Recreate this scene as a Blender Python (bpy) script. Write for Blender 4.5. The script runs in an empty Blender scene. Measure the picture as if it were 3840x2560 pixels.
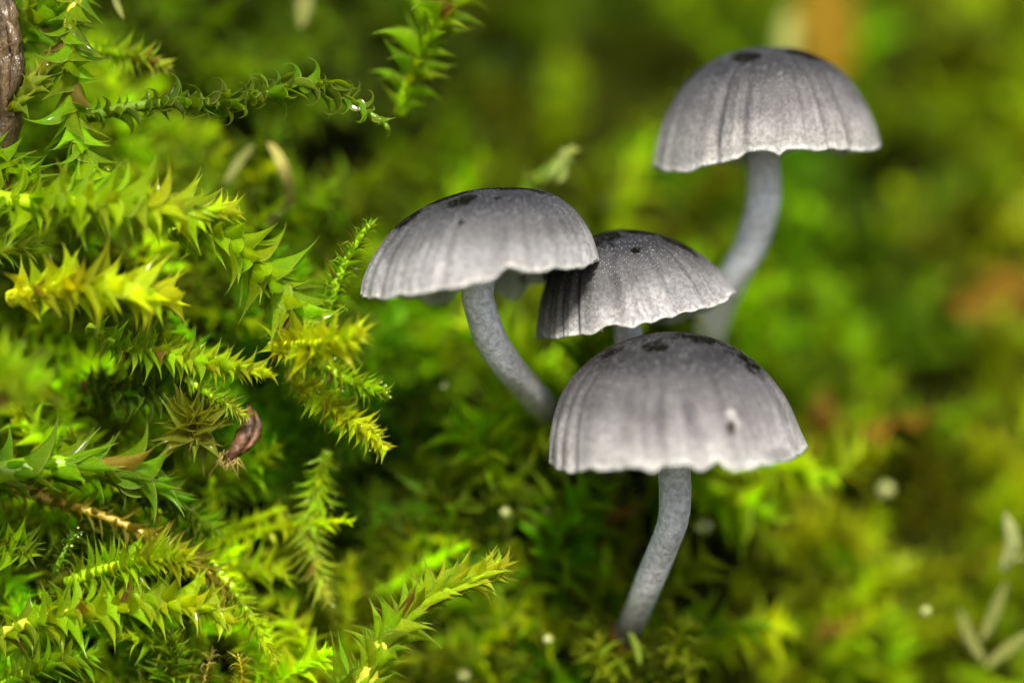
import bpy, math, random
import numpy as np
from mathutils import Vector, Matrix, noise as mnoise

random.seed(11)
rng = np.random.default_rng(11)
sc = bpy.context.scene
COL = sc.collection
R = math.radians

# ------------------------------------------------------------------ camera
# One unit is about a centimetre: at the focus distance 1 unit spans 1000 pixels of the 3840 px photograph.
D = 12.0
PITCH = R(10)
F = np.array([0, math.cos(PITCH), -math.sin(PITCH)])
U = np.array([0, math.sin(PITCH), math.cos(PITCH)])
X = np.array([1.0, 0, 0])
cam = bpy.data.cameras.new('camera')
camo = bpy.data.objects.new('camera', cam)
COL.objects.link(camo)
camo.location = Vector(-D * F)
camo.rotation_euler = (R(90) - PITCH, 0, 0)
cam.sensor_width = 36
cam.lens = 36 * D / 3.84
cam.clip_start = 0.1
cam.clip_end = 400
cam.dof.use_dof = True
cam.dof.focus_distance = D - 0.02
cam.dof.aperture_fstop = (cam.lens / 1000) / 0.76      # iris diameter of 0.76 units
sc.camera = camo

# ------------------------------------------------------------------ world and sun
SUN_EL, SUN_AZ = R(46), R(8)          # azimuth from the camera's own side, negative = to its left
sdir = np.array([math.sin(SUN_AZ) * math.cos(SUN_EL), -math.cos(SUN_AZ) * math.cos(SUN_EL), math.sin(SUN_EL)])
w = bpy.data.worlds.new('World')
sc.world = w
w.use_nodes = True
nt = w.node_tree
sky = nt.nodes.new('ShaderNodeTexSky')
sky.sky_type = 'NISHITA'
sky.sun_disc = False
sky.sun_elevation = SUN_EL
sky.air_density = 1.0
sky.dust_density = 4.0
sky.ozone_density = 0.4
sky.sun_rotation = math.atan2(sdir[0], sdir[1])
bg = nt.nodes['Background']
bg.inputs['Strength'].default_value = 0.10
nt.links.new(sky.outputs[0], bg.inputs[0])
sl = bpy.data.lights.new('sun', 'SUN')
sl.energy = 5.0                 # slightly veiled sun: soft edged at this scale
sl.angle = R(8)
sl.color = (1.0, 0.95, 0.86)
so = bpy.data.objects.new('sun', sl)
COL.objects.link(so)
so.rotation_euler = Vector(sdir).to_track_quat('Z', 'Y').to_euler()
so.location = Vector(sdir * 20)

vs = sc.view_settings
vs.view_transform = 'Standard'
vs.look = 'None'
vs.gamma = 1.0
vs.use_curve_mapping = False
vs.exposure = 1.05
sc.cycles.use_denoising = True
sc.cycles.max_bounces = 8
sc.cycles.transparent_max_bounces = 16
sc.cycles.sample_clamp_indirect = 6.0
sc.cycles.use_adaptive_sampling = True
sc.cycles.adaptive_threshold = 0.01
sc.cycles.caustics_reflective = False
sc.cycles.caustics_refractive = False


def P(px, py, d=0.0):
    k = (D + d) / D
    return X * ((px - 1920) / 1000 * k) + U * ((1280 - py) / 1000 * k) + F * d


# ------------------------------------------------------------------ node helpers
def mat(name):
    m = bpy.data.materials.new(name)
    m.use_nodes = True
    n = m.node_tree
    for x in list(n.nodes):
        n.nodes.remove(x)
    out = n.nodes.new('ShaderNodeOutputMaterial')
    return m, n, out


class G:
    """small helper around a node tree"""
    def __init__(s, n): s.n = n
    def new(s, t, **kw):
        x = s.n.nodes.new(t)
        for k, v in kw.items(): setattr(x, k, v)
        return x
    def link(s, a, b): s.n.links.new(a, b)
    def put(s, sock, v):
        if hasattr(v, 'is_linked') or isinstance(v, bpy.types.NodeSocket): s.link(v, sock)
        elif v is not None: sock.default_value = v
    def math(s, op, a, b=None, clamp=False):
        x = s.new('ShaderNodeMath', operation=op); x.use_clamp = clamp
        s.put(x.inputs[0], a)
        if b is not None: s.put(x.inputs[1], b)
        return x.outputs[0]
    def ramp(s, v, a, b, lo=0.0, hi=1.0):
        x = s.new('ShaderNodeMapRange'); x.interpolation_type = 'SMOOTHSTEP'
        s.put(x.inputs[0], v); x.inputs[1].default_value = a; x.inputs[2].default_value = b
        x.inputs[3].default_value = lo; x.inputs[4].default_value = hi
        return x.outputs[0]
    def mix(s, f, a, b, mode='MIX'):
        x = s.new('ShaderNodeMix', data_type='RGBA', blend_type=mode)
        s.put(x.inputs[0], f); s.put(x.inputs[6], a); s.put(x.inputs[7], b)
        return x.outputs[2]
    def noise(s, vec, scale, detail=3.0, rough=0.5):
        x = s.new('ShaderNodeTexNoise')
        if vec is not None: s.link(vec, x.inputs['Vector'])
        x.inputs['Scale'].default_value = scale; x.inputs['Detail'].default_value = detail
        x.inputs['Roughness'].default_value = rough
        return x.outputs[0]
    def vmul(s, v, k):
        x = s.new('ShaderNodeVectorMath', operation='MULTIPLY')
        s.link(v, x.inputs[0]); x.inputs[1].default_value = k
        return x.outputs[0]
    def bump(s, h, strength, dist):
        x = s.new('ShaderNodeBump'); x.inputs['Strength'].default_value = strength
        x.inputs['Distance'].default_value = dist; s.link(h, x.inputs['Height'])
        return x.outputs[0]
    def mixsh(s, f, a, b):
        x = s.new('ShaderNodeMixShader'); s.put(x.inputs[0], f); s.link(a, x.inputs[1]); s.link(b, x.inputs[2])
        return x.outputs[0]


def leaf_material(name, source, rough=0.3, clear=0.12, transl=0.5, spec=0.5, coat=0.0):
    m, n, out = mat(name)
    g = G(n)
    tc = g.new('ShaderNodeTexCoord')
    uv = g.new('ShaderNodeUVMap').outputs[0]
    sep = g.new('ShaderNodeSeparateXYZ'); g.link(uv, sep.inputs[0])
    geo = g.new('ShaderNodeNewGeometry')
    if source == 'object':
        oi = g.new('ShaderNodeObjectInfo')
        col = oi.outputs['Color']
        rnd = oi.outputs['Random']
    else:
        at = g.new('ShaderNodeAttribute', attribute_name='tint')
        col = at.outputs['Color']
        rnd = geo.outputs['Random Per Island']
    # leaf to leaf variation
    hs = g.new('ShaderNodeHueSaturation')
    g.link(g.ramp(rnd, 0, 1, 0.485, 0.515), hs.inputs['Hue'])
    g.link(g.ramp(rnd, 0, 1, 0.75, 1.2), hs.inputs['Value'])
    g.link(col, hs.inputs['Color'])
    c = hs.outputs[0]
    # soft blotches, cell rows along the leaf, pale hair tip, edge highlight painted along the margin
    blot = g.noise(tc.outputs['Object'], 7.0, 3)
    c = g.mix(g.ramp(blot, 0.35, 0.7, 0.0, 0.35), c, g.mix(1.0, c, (0.55, 0.62, 0.5, 1), 'MULTIPLY'))
    cells = g.noise(g.vmul(uv, (38, 7, 1)), 3.0, 2)
    c = g.mix(0.45, c, g.mix(1.0, c, g.ramp(cells, 0.3, 0.7, 0.55, 1.4), 'MULTIPLY'))
    mid = g.math('ABSOLUTE', g.math('SUBTRACT', sep.outputs[0], 0.5))
    tip = g.ramp(sep.outputs[1], 0.72, 1.0, 0.0, 0.55)
    edge = g.ramp(mid, 0.44, 0.5, 0.0, 0.5)
    pale = g.math('MAXIMUM', tip, edge)
    c = g.mix(pale, c, (0.42, 0.46, 0.10, 1))
    h = g.math('ADD', g.math('MULTIPLY', cells, 0.6), g.noise(tc.outputs['Object'], 26.0, 3))
    nrm = g.bump(h, 0.55, 0.012)
    pb = g.new('ShaderNodeBsdfPrincipled')
    g.link(c, pb.inputs['Base Color'])
    g.link(g.ramp(g.noise(tc.outputs['Object'], 15, 2), 0.3, 0.7, rough * 0.7, rough * 1.5), pb.inputs['Roughness'])
    pb.inputs['Specular IOR Level'].default_value = spec
    g.link(nrm, pb.inputs['Normal'])
    pb.inputs['Coat Weight'].default_value = coat
    pb.inputs['Coat Roughness'].default_value = 0.12
    tr = g.new('ShaderNodeBsdfTranslucent')
    g.link(g.mix(1.0, c, (1.75, 1.55, 0.6, 1), 'MULTIPLY'), tr.inputs[0])
    g.link(nrm, tr.inputs['Normal'])
    sh = g.mixsh(transl, pb.outputs[0], tr.outputs[0])
    tp = g.new('ShaderNodeBsdfTransparent')
    g.link(g.mix(0.5, c, (1, 1, 0.8, 1)), tp.inputs[0])
    sh = g.mixsh(clear, sh, tp.outputs[0])
    g.link(sh, out.inputs[0])
    return m


M_LEAF = leaf_material('moss_leaf', 'object', 0.30, 0.24, 0.62, 0.15, coat=.3)
M_CARPET = leaf_material('moss_carpet', 'attr', 0.36, 0.05, 0.58, 0.10, coat=.08)


def simple(name, base, rough=0.6, var=0.4, scale=12, bump=0.3, bd=0.01, spec=0.5, usecol=False, streak=None, trans=0.0):
    m, n, out = mat(name)
    g = G(n)
    tc = g.new('ShaderNodeTexCoord')
    v = tc.outputs['Object']
    if streak: v = g.vmul(v, streak)
    a = g.noise(v, scale, 4, 0.6)
    if usecol:
        base = g.new('ShaderNodeObjectInfo').outputs['Color']
        col = g.mix(g.ramp(a, 0.3, 0.7), base, g.mix(1.0, base, (1 - var,) * 3 + (1,), 'MULTIPLY'))
    else:
        dark = tuple(c * (1 - var) for c in base) + (1,)
        lite = tuple(min(1, c * (1 + var)) for c in base) + (1,)
        col = g.mix(g.ramp(a, 0.3, 0.7), dark, lite)
    pb = g.new('ShaderNodeBsdfPrincipled')
    g.link(col, pb.inputs['Base Color'])
    pb.inputs['Roughness'].default_value = rough
    pb.inputs['Specular IOR Level'].default_value = spec
    g.link(g.bump(a, bump, bd), pb.inputs['Normal'])
    o = pb.outputs[0]
    if trans:
        tr = g.new('ShaderNodeBsdfTranslucent'); g.link(col, tr.inputs[0])
        o = g.mixsh(trans, o, tr.outputs[0])
    g.link(o, out.inputs[0])
    return m


M_SOIL = simple('dark_humus', (0.008, 0.010, 0.001), 0.95, 0.6, 3.0, 0.8, 0.05, 0.0)
M_STEM_MOSS = simple('moss_stem', None, 0.45, 0.35, 14, 0.3, 0.01, 0.5, usecol=True, trans=0.25)
M_TWIG = simple('wet_bark', (0.050, 0.034, 0.016), 0.34, 0.85, 9, 1.0, 0.04, 0.4, streak=(1.6, 1.6, 0.5))
M_STRAW = simple('dry_straw', None, 0.6, 0.3, 8, 0.3, 0.01, 0.12, usecol=True, trans=0.35)
M_BROWN = simple('brown_husk', (0.075, 0.030, 0.008), 0.6, 0.6, 16, 0.9, 0.01, 0.6, trans=0.2)
M_LITTER = simple('brown_litter', (0.10, 0.055, 0.003), 0.7, 0.5, 4, 0.6, 0.02, 0.1, trans=0.25)


def drop_material(name, glint):
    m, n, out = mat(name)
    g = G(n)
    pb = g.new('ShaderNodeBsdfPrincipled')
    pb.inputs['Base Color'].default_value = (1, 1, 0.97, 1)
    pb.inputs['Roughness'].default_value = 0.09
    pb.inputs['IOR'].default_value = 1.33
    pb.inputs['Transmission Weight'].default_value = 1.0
    df = g.new('ShaderNodeBsdfDiffuse'); df.inputs[0].default_value = (.72, .78, .25, 1)  # bright glint painted in as a pale diffuse share of the drop
    g.link(g.mixsh(glint, pb.outputs[0], df.outputs[0]), out.inputs[0])
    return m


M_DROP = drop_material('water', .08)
M_DEW = drop_material('dew_painted_glint', .25)


def cap_material(name, seed, base_dark, base_mid, base_pale):
    """Grey bloom of granules over a near black skin: pale striate margin, darker crown, bare patches from the 'bare' attribute."""
    m, n, out = mat(name)
    g = G(n)
    tc = g.new('ShaderNodeTexCoord')
    ob = tc.outputs['Object']
    uv = g.new('ShaderNodeUVMap').outputs[0]
    sep = g.new('ShaderNodeSeparateXYZ'); g.link(uv, sep.inputs[0])
    u, v = sep.outputs[0], sep.outputs[1]
    big = g.noise(ob, 3.2 + seed * 0.3, 4)
    vv = g.math('ADD', v, g.math('MULTIPLY', g.math('SUBTRACT', big, 0.5), 0.28))
    c = g.mix(g.ramp(vv, 0.38, 0.96), base_dark, base_mid)
    c = g.mix(g.ramp(vv, 0.68, 1.04), c, base_pale)
    c = g.mix(g.ramp(v, 0.955, 0.99), c, (0.62, 0.62, 0.60, 1))
    # striae: dark lines in the grooves, from the groove attribute, breaking up along their length
    gr = g.new('ShaderNodeAttribute', attribute_name='groove').outputs['Fac']
    brk = g.noise(g.vmul(uv, (34, 3.0, 1)), 1.6, 3)
    gg = g.math('MULTIPLY', gr, g.ramp(brk, 0.3, 0.62))
    gg = g.math('MULTIPLY', gg, g.ramp(v, 0.18, 0.45))
    gg = g.math('MULTIPLY', gg, g.ramp(v, 1.0, 0.72, 0.25, 1.0))
    c = g.mix(g.math('MULTIPLY', gg, 0.78), c, (0.035, 0.035, 0.042, 1))
    fine = g.noise(g.vmul(uv, (150, 5.0, 1)), 1.5, 3)
    c = g.mix(0.55, c, g.mix(1.0, c, g.ramp(fine, 0.3, 0.7, 0.85, 1.14), 'MULTIPLY'))
    # granules
    vor = g.new('ShaderNodeTexVoronoi'); g.link(ob, vor.inputs['Vector']); vor.inputs['Scale'].default_value = 135
    gran = g.ramp(vor.outputs['Distance'], 0.18, 0.42, 1.0, 0.0)
    cellrnd = g.new('ShaderNodeSeparateXYZ'); g.link(vor.outputs['Color'], cellrnd.inputs[0])
    dens = g.noise(ob, 9.0, 3)
    cover = g.ramp(g.math('ADD', cellrnd.outputs[0], g.math('MULTIPLY', dens, 0.9)), 1.0, 1.25)
    gran = g.math('MULTIPLY', gran, cover)
    c = g.mix(g.math('MULTIPLY', gran, 0.7), c, (0.38, 0.375, 0.40, 1))
    grain = g.noise(ob, 60.0, 2, 0.7)
    c = g.mix(0.6, c, g.mix(1.0, c, g.ramp(grain, 0.3, 0.7, 0.5, 1.4), 'MULTIPLY'))
    # bare spots where the bloom is gone
    ba = g.new('ShaderNodeAttribute', attribute_name='bare').outputs['Fac']
    bn = g.noise(ob, 22.0, 6, 0.75)
    bare = g.ramp(g.math('ADD', ba, g.math('MULTIPLY', g.math('SUBTRACT', bn, 0.5), 2.2)), 0.48, 0.70)
    bits = g.ramp(g.math('SUBTRACT', g.noise(ob, 24.0, 2), g.math('MULTIPLY', v, 0.42)), 0.50, 0.55)
    bare = g.math('MAXIMUM', bare, g.math('MULTIPLY', bits, 0.75))
    bare = g.math('MULTIPLY', bare, g.ramp(gran, 0.0, 1.0, 1.0, 0.55))
    c = g.mix(bare, c, (0.004, 0.004, 0.003, 1))
    # pale scar tissue
    pa = g.new('ShaderNodeAttribute', attribute_name='scar').outputs['Fac']
    c = g.mix(g.ramp(g.math('ADD', pa, g.math('MULTIPLY', g.math('SUBTRACT', bn, 0.5), 0.5)), 0.35, 0.7), c, (0.30, 0.295, 0.29, 1))
    pit = g.new('ShaderNodeAttribute', attribute_name='pit').outputs['Fac']
    c = g.mix(g.ramp(pit, 0.35, 0.65), c, (0.05, 0.045, 0.035, 1))
    ins = g.new('ShaderNodeAttribute', attribute_name='inside').outputs['Fac']
    c = g.mix(ins, c, (0.78, 0.78, 0.72, 1))
    pb = g.new('ShaderNodeBsdfPrincipled')
    g.link(c, pb.inputs['Base Color'])
    g.link(g.ramp(gran, 0, 1, 0.62, 0.3), pb.inputs['Roughness'])
    g.link(g.math('MULTIPLY', g.math('SUBTRACT', 1.0, bare), 0.4), pb.inputs['Specular IOR Level'])
    pb.inputs['Subsurface Weight'].default_value = 0.35
    pb.inputs['Subsurface Radius'].default_value = (1.0, 0.95, 0.9)
    pb.inputs['Subsurface Scale'].default_value = 0.025
    h = g.math('ADD', g.math('MULTIPLY', gran, 0.8), g.math('ADD', g.math('MULTIPLY', grain, 0.5), g.math('MULTIPLY', fine, 0.12)))
    g.link(g.bump(h, 0.7, 0.012), pb.inputs['Normal'])
    tr = g.new('ShaderNodeBsdfTranslucent'); g.link(c, tr.inputs[0])
    g.link(g.mixsh(g.ramp(v, 0.45, 1.0, 0.12, 0.60), pb.outputs[0], tr.outputs[0]), out.inputs[0])
    return m


def stipe_material():
    m, n, out = mat('frosted_stem')
    g = G(n)
    tc = g.new('ShaderNodeTexCoord')
    ob = tc.outputs['Object']
    uv = g.new('ShaderNodeUVMap').outputs[0]
    sep = g.new('ShaderNodeSeparateXYZ'); g.link(uv, sep.inputs[0])
    v = sep.outputs[1]
    a = g.noise(ob, 42.0, 3, 0.7)
    b = g.noise(ob, 6.0, 3)
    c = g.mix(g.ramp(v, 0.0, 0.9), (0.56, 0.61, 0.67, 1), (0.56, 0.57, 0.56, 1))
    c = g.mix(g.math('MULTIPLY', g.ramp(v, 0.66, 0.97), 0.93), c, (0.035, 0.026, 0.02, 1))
    c = g.mix(0.7, c, g.mix(1.0, c, g.ramp(a, 0.32, 0.68, 0.6, 1.35), 'MULTIPLY'))
    c = g.mix(0.5, c, g.mix(1.0, c, g.ramp(b, 0.3, 0.7, 0.7, 1.2), 'MULTIPLY'))
    pb = g.new('ShaderNodeBsdfPrincipled')
    g.link(c, pb.inputs['Base Color'])
    pb.inputs['Roughness'].default_value = 0.5
    pb.inputs['Subsurface Weight'].default_value = 0.4
    pb.inputs['Subsurface Radius'].default_value = (1, 1, 1)
    pb.inputs['Subsurface Scale'].default_value = 0.06
    g.link(g.bump(a, 0.8, 0.012), pb.inputs['Normal'])
    g.link(pb.outputs[0], out.inputs[0])
    return m


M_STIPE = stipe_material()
M_GILL = simple('pale_gill', (0.62, 0.61, 0.56), 0.5, 0.15, 10, 0.2, 0.005, 0.4, trans=0.3)


# ------------------------------------------------------------------ object helpers
def link(o, parent=None):
    COL.objects.link(o)
    if parent is not None: o.parent = parent
    return o


def mesh_obj(name, verts, faces, m, parent=None, uv=None, origin=None, attrs=None, smooth=True):
    me = bpy.data.meshes.new(name)
    verts = np.asarray(verts, float)
    if origin is not None: verts = verts - np.asarray(origin)
    if isinstance(faces, np.ndarray) and faces.ndim == 2:
        nv, nf, k = len(verts), len(faces), faces.shape[1]
        me.vertices.add(nv); me.vertices.foreach_set('co', verts.astype(np.float32).ravel())
        me.loops.add(nf * k); me.loops.foreach_set('vertex_index', faces.astype(np.int32).ravel())
        me.polygons.add(nf)
        me.polygons.foreach_set('loop_start', np.arange(0, nf * k, k, dtype=np.int32))
        me.update(calc_edges=True)
    else:
        me.from_pydata([tuple(v) for v in verts], [], faces)
    if uv is not None:
        l = me.uv_layers.new(name='UVMap')
        idx = np.empty(len(me.loops), np.int32); me.loops.foreach_get('vertex_index', idx)
        l.data.foreach_set('uv', np.asarray(uv, np.float32)[idx].ravel())
    for k, a in (attrs or {}).items():
        a = np.asarray(a, np.float32)
        if a.ndim == 1:
            at = me.attributes.new(k, 'FLOAT', 'POINT'); at.data.foreach_set('value', a)
        else:
            at = me.attributes.new(k, 'FLOAT_COLOR', 'POINT'); at.data.foreach_set('color', a.ravel())
    me.materials.append(m)
    if smooth: me.polygons.foreach_set('use_smooth', np.ones(len(me.polygons), bool))
    me.update()
    o = bpy.data.objects.new(name, me)
    return link(o, parent)


def thing(name, label, cat, loc, group=None):
    o = bpy.data.objects.new(name, None)
    o.empty_display_size = 0.05
    o.location = Vector(loc)
    link(o)
    o['label'] = label; o['category'] = cat
    if group: o['group'] = group
    return o


def catmull(pts, n):
    pts = np.asarray(pts, float)
    p = np.vstack([2 * pts[0] - pts[1], pts, 2 * pts[-1] - pts[-2]])
    out = []
    m = len(pts) - 1
    for t in np.linspace(0, m - 1e-6, n):
        i = int(t); f = t - i
        a, b, c, d = p[i], p[i + 1], p[i + 2], p[i + 3]
        out.append(0.5 * (2 * b + (c - a) * f + (2 * a - 5 * b + 4 * c - d) * f * f + (3 * b - a - 3 * c + d) * f ** 3))
    out = np.array(out)
    # resample evenly
    s = np.r_[0, np.cumsum(np.linalg.norm(np.diff(out, axis=0), axis=1))]
    q = np.linspace(0, s[-1], n)
    return np.stack([np.interp(q, s, out[:, k]) for k in range(out.shape[1])], 1), s[-1]


def frames(path):
    T = np.gradient(path, axis=0)
    T /= np.linalg.norm(T, axis=1)[:, None]
    ref = np.array([0.13, -1.0, 0.21])
    n0 = ref - T[0] * ref.dot(T[0]); n0 /= np.linalg.norm(n0)
    N = [n0]
    for i in range(1, len(T)):
        v = N[-1] - T[i] * N[-1].dot(T[i]); N.append(v / np.linalg.norm(v))
    N = np.array(N)
    return T, N, np.cross(T, N)


def tube(path, rad, seg=10, bumpy=0.0, cap=True):
    T, N, B = frames(path)
    n = len(path)
    a = np.arange(seg) / seg * 2 * np.pi
    rr = np.asarray(rad)[:, None] * (1 + bumpy * rng.standard_normal((n, seg)))
    v = path[:, None] + rr[..., None] * (np.cos(a)[None, :, None] * N[:, None] + np.sin(a)[None, :, None] * B[:, None])
    v = v.reshape(-1, 3)
    f = [[i * seg + j, i * seg + (j + 1) % seg, (i + 1) * seg + (j + 1) % seg, (i + 1) * seg + j] for i in range(n - 1) for j in range(seg)]
    uv = np.stack([np.tile(a / 6.283, n), np.repeat(np.linspace(0, 1, n), seg)], 1)
    if cap:
        f.append(list(range(seg))[::-1]); f.append([(n - 1) * seg + j for j in range(seg)])
    return v, f, uv


# ------------------------------------------------------------------ leaf shapes
WS = np.array([0, .05, .12, .22, .34, .46, .58, .70, .80, .90, 1.0])
WW = np.array([.52, .76, .93, 1.0, .95, .76, .50, .27, .13, .06, .012])


def leaf_shape(width, bend, cup, hook=0.0, twist=0.0, nx=7, ny=14, fold=0.0, wave=0.0, seed=0, slim=1.0):
    """a leaf of length 1 along +Y; +Z faces the shoot's own stem. bend > 0 turns the tip outwards (away from the stem)."""
    r = np.random.default_rng(seed)
    s = np.linspace(0, 1, ny)
    wd = width * np.interp(s ** slim, WS, WW)
    ang = -(bend * s ** 1.3 + hook * np.clip((s - 0.35) / 0.65, 0, 1) ** 1.5)
    dy, dz = np.cos(ang), np.sin(ang)
    cy = np.r_[0, np.cumsum((dy[1:] + dy[:-1]) / 2)] / (ny - 1)
    cz = np.r_[0, np.cumsum((dz[1:] + dz[:-1]) / 2)] / (ny - 1)
    x = np.linspace(-1, 1, nx)
    ph = r.uniform(0, 6.28, 3)
    vv, uv = [], []
    for i in range(ny):
        tw = twist * s[i] ** 2
        for j in range(nx):
            e = x[j]
            lx = wd[i] * math.sin(e * (0.5 + cup)) / (0.5 + cup) if cup > 0 else wd[i] * e
            lz = wd[i] * (1 - math.cos(e * (0.5 + cup))) * 1.2 * (0.5 + cup) + fold * abs(e) * wd[i]
            lz += wave * wd[i] * math.sin(7 * s[i] + ph[0] + 2.2 * e) * abs(e)
            ex, ez = lx * math.cos(tw) - lz * math.sin(tw), lx * math.sin(tw) + lz * math.cos(tw)
            a = ang[i]
            vv.append((ex, cy[i] - ez * math.sin(a), cz[i] + ez * math.cos(a)))
            uv.append(((e + 1) / 2, s[i]))
    f = [[i * nx + j, i * nx + j + 1, (i + 1) * nx + j + 1, (i + 1) * nx + j] for i in range(ny - 1) for j in range(nx - 1)]
    return np.array(vv), np.array(f), np.array(uv)


SHAPES = {
    'broad': [leaf_shape(.215 + .02 * k, .25 + .2 * k, .85 - .1 * k, 0.15 * k, (-1) ** k * .3, wave=.18, seed=k) for k in range(4)] + [leaf_shape(.20, .45, .7, .9, .8, wave=.25, seed=61), leaf_shape(.25, -.15, 1.0, .5, -.5, wave=.2, seed=62)],
    'long': [leaf_shape(.16 + .015 * k, .10 + .2 * k, .55, .2 * (k % 2), (-1) ** k * .6, wave=.2, seed=10 + k, slim=.85) for k in range(4)],
    'spear': [leaf_shape(.17 + .02 * k, -.05 + .18 * k, .9, .3 * k, .35 * (-1) ** k, wave=.15, seed=50 + k) for k in range(4)],
    'hook': [leaf_shape(.24, .5 + .3 * k, .8, 1.5 + .5 * k, .4 * (-1) ** k, wave=.1, seed=20 + k, slim=.85) for k in range(3)],
    'tiny': [leaf_shape(.19, .5 + .5 * k, .5, .4 * k, .3 * (-1) ** k, nx=5, ny=8, wave=.2, seed=30 + k, slim=.85) for k in range(3)],
    'clasp': [leaf_shape(.36, -.06 + .12 * k, 1.25, .15 * k, .2 * (-1) ** k, wave=.12, seed=40 + k) for k in range(3)],
}
MESHES = {}


def leaf_mesh(kind, k):
    key = (kind, k)
    if key not in MESHES:
        v, f, uv = SHAPES[kind][k]
        me = bpy.data.meshes.new('moss_leaf')
        me.from_pydata([tuple(a) for a in v], [], f.tolist())
        l = me.uv_layers.new(name='UVMap')
        for lp in me.loops: l.data[lp.index].uv = tuple(uv[lp.vertex_index])
        me.polygons.foreach_set('use_smooth', np.ones(len(me.polygons), bool))
        me.materials.append(M_LEAF)
        MESHES[key] = me
    return MESHES[key]


GROUP = 'moss shoots growing on the bank'
NLEAF = 0
TIPS = []


def shoot(label, pts, leaf=0.16, kind='broad', n=28, color=(.20, .30, .012), stem_r=0.016, spread=(62, 18), tipc=None,
          stemc=None, start=0.0, name='moss_shoot', jitter=1.0, flat=0.0, tipscale=.5, seed=None):
    """pts: (px, py, depth) from base to growing tip. Each leaf is an object of its own."""
    global NLEAF
    rr = random.Random(seed if seed is not None else hash(label) % 1 + len(label) * 31 + int(pts[0][0]))
    if n > 8: n = int(n * (3.0 if kind in ('broad', 'long') else 1.6))
    leaf *= .84 if kind in ('broad', 'long') else 1.12
    spread = (spread[0] * .76, spread[1] * .9)
    path, L = catmull([P(*p) for p in pts], 60)
    base = path[0]
    t = thing(name, label, 'moss', base, GROUP)
    T, N, B = frames(path)
    rad = stem_r * np.linspace(1.15, .45, 60)
    v, f, uv = tube(path, rad, 8, 0.05)
    st = mesh_obj('stem', v, f, M_STEM_MOSS, t, uv, origin=base)
    st.color = tuple(stemc or tuple(c * 1.25 for c in color)) + (1,)
    tipc = tipc or tuple(c * 1.25 for c in color)
    for i in range(n):
        s = start + (1 - start) * (i / (n - 1)) ** 0.92
        k = min(59, int(s * 59.0))
        phi = i * 2.39996 + rr.uniform(-.25, .25)
        if flat: phi = phi - flat * math.sin(2 * phi) * .5
        r = math.cos(phi) * N[k] + math.sin(phi) * B[k]
        al = R(spread[0] + (spread[1] - spread[0]) * max(0, (s - .3) / .7) ** 1.2 + rr.uniform(-11, 11) * jitter)
        y = math.cos(al) * T[k] + math.sin(al) * r
        z = -math.cos(al) * r + math.sin(al) * T[k]
        x = np.cross(y, z)
        sz = leaf * (0.72 + .28 * math.sin(min(1, s * 1.5) * 1.57)) * (1 - (1 - tipscale) * max(0, (s - .72) / .28) ** 1.5) * rr.uniform(.68, 1.2)
        kk = rr.randrange(len(SHAPES[kind]))
        o = bpy.data.objects.new('leaf', leaf_mesh(kind, kk))
        w_ = rr.uniform(.85, 1.15)
        if kind == 'hook':
            sz *= rr.choice([.6, .8, 1, 1.1, 1.3]); w_ = rr.uniform(.7, 1.4)
            if rr.random() < .25: o.data = leaf_mesh('broad', rr.randrange(4))
        p = path[k] + r * rad[k] * .6 - base
        M = Matrix([[x[0] * sz * w_, y[0] * sz, z[0] * sz, p[0]], [x[1] * sz * w_, y[1] * sz, z[1] * sz, p[1]],
                    [x[2] * sz * w_, y[2] * sz, z[2] * sz, p[2]], [0, 0, 0, 1]])
        link(o, t)
        o.matrix_local = M @ Matrix.Rotation(rr.uniform(-.3, .3) * jitter, 4, 'Y')
        TIPS.append((label, np.array(M @ Vector((0, .75, .0))) + base))
        q = s ** 2
        cc = [a * (1 - q) + b * q for a, b in zip(color, tipc)]
        j = rr.uniform(.72, 1.25)
        if rr.random() < .045 and s < .8: cc = [.24, .17, .03]
        o.color = (cc[0] * j * rr.uniform(.9, 1.1), cc[1] * j, cc[2] * j, 1)
        NLEAF += 1
    return t


# ------------------------------------------------------------------ the bank (ground)
def bank_depth(px, py):
    """depth behind the focus plane of the moss-covered bank, seen at a point of the frame's plane"""
    v = (2560 - py) / 2560.0                       # 0 at the bottom of the frame, 1 at the top
    u = px / 3840.0
    right = 0.80 + 1.3 * max(v, -.3) + 2.4 * max(v, 0) ** 2
    left = 0.55 + 0.35 * max(v, -.3) + 1.0 * max(v, 0) ** 3
    right += 0.35 + 0.75 * min(1, max(0, (u - .62) / .2)) * max(0, 1 - max(v, 0) * 1.2)
    k = min(1, max(0, (u - 0.20) / 0.32)); k = k * k * (3 - 2 * k)
    d = left + (right - left) * k
    m = math.exp(-((px - 2200) / 480) ** 2 - ((py - 1950) / 620) ** 2)     # the knoll that carries the clump
    m = min(1, m * 1.35)
    return d * (1 - m) + min(d, .80) * m


# hollows in the bank where nothing grows and one looks into the dark
HOLLOWS = [(1230, 640, 230, 110), (1830, 570, 170, 120), (1960, 400, 120, 130), (1480, 1640, 110, 170), (1760, 1690, 150, 90), (2760, 1810, 170, 110), (1420, 1960, 130, 150),
           (1060, 2150, 190, 170), (2960, 2200, 190, 110), (3130, 2060, 130, 80), (3230, 640, 110, 90), (700, 600, 110, 80), (1660, 2480, 150, 80), (2430, 640, 110, 160), (100, 1620, 140, 120),
           (1580, 1150, 110, 90), (3500, 900, 90, 120), (2250, 2150, 110, 90), (800, 1760, 120, 80), (1330, 780, 140, 100)]


def hollow(px, py):
    z = 1.4 if py < 1200 else 1.0
    return max(math.exp(-((px - a) / c / z) ** 2 - ((py - b) / d_ / z) ** 2) for a, b, c, d_ in HOLLOWS)


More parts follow.
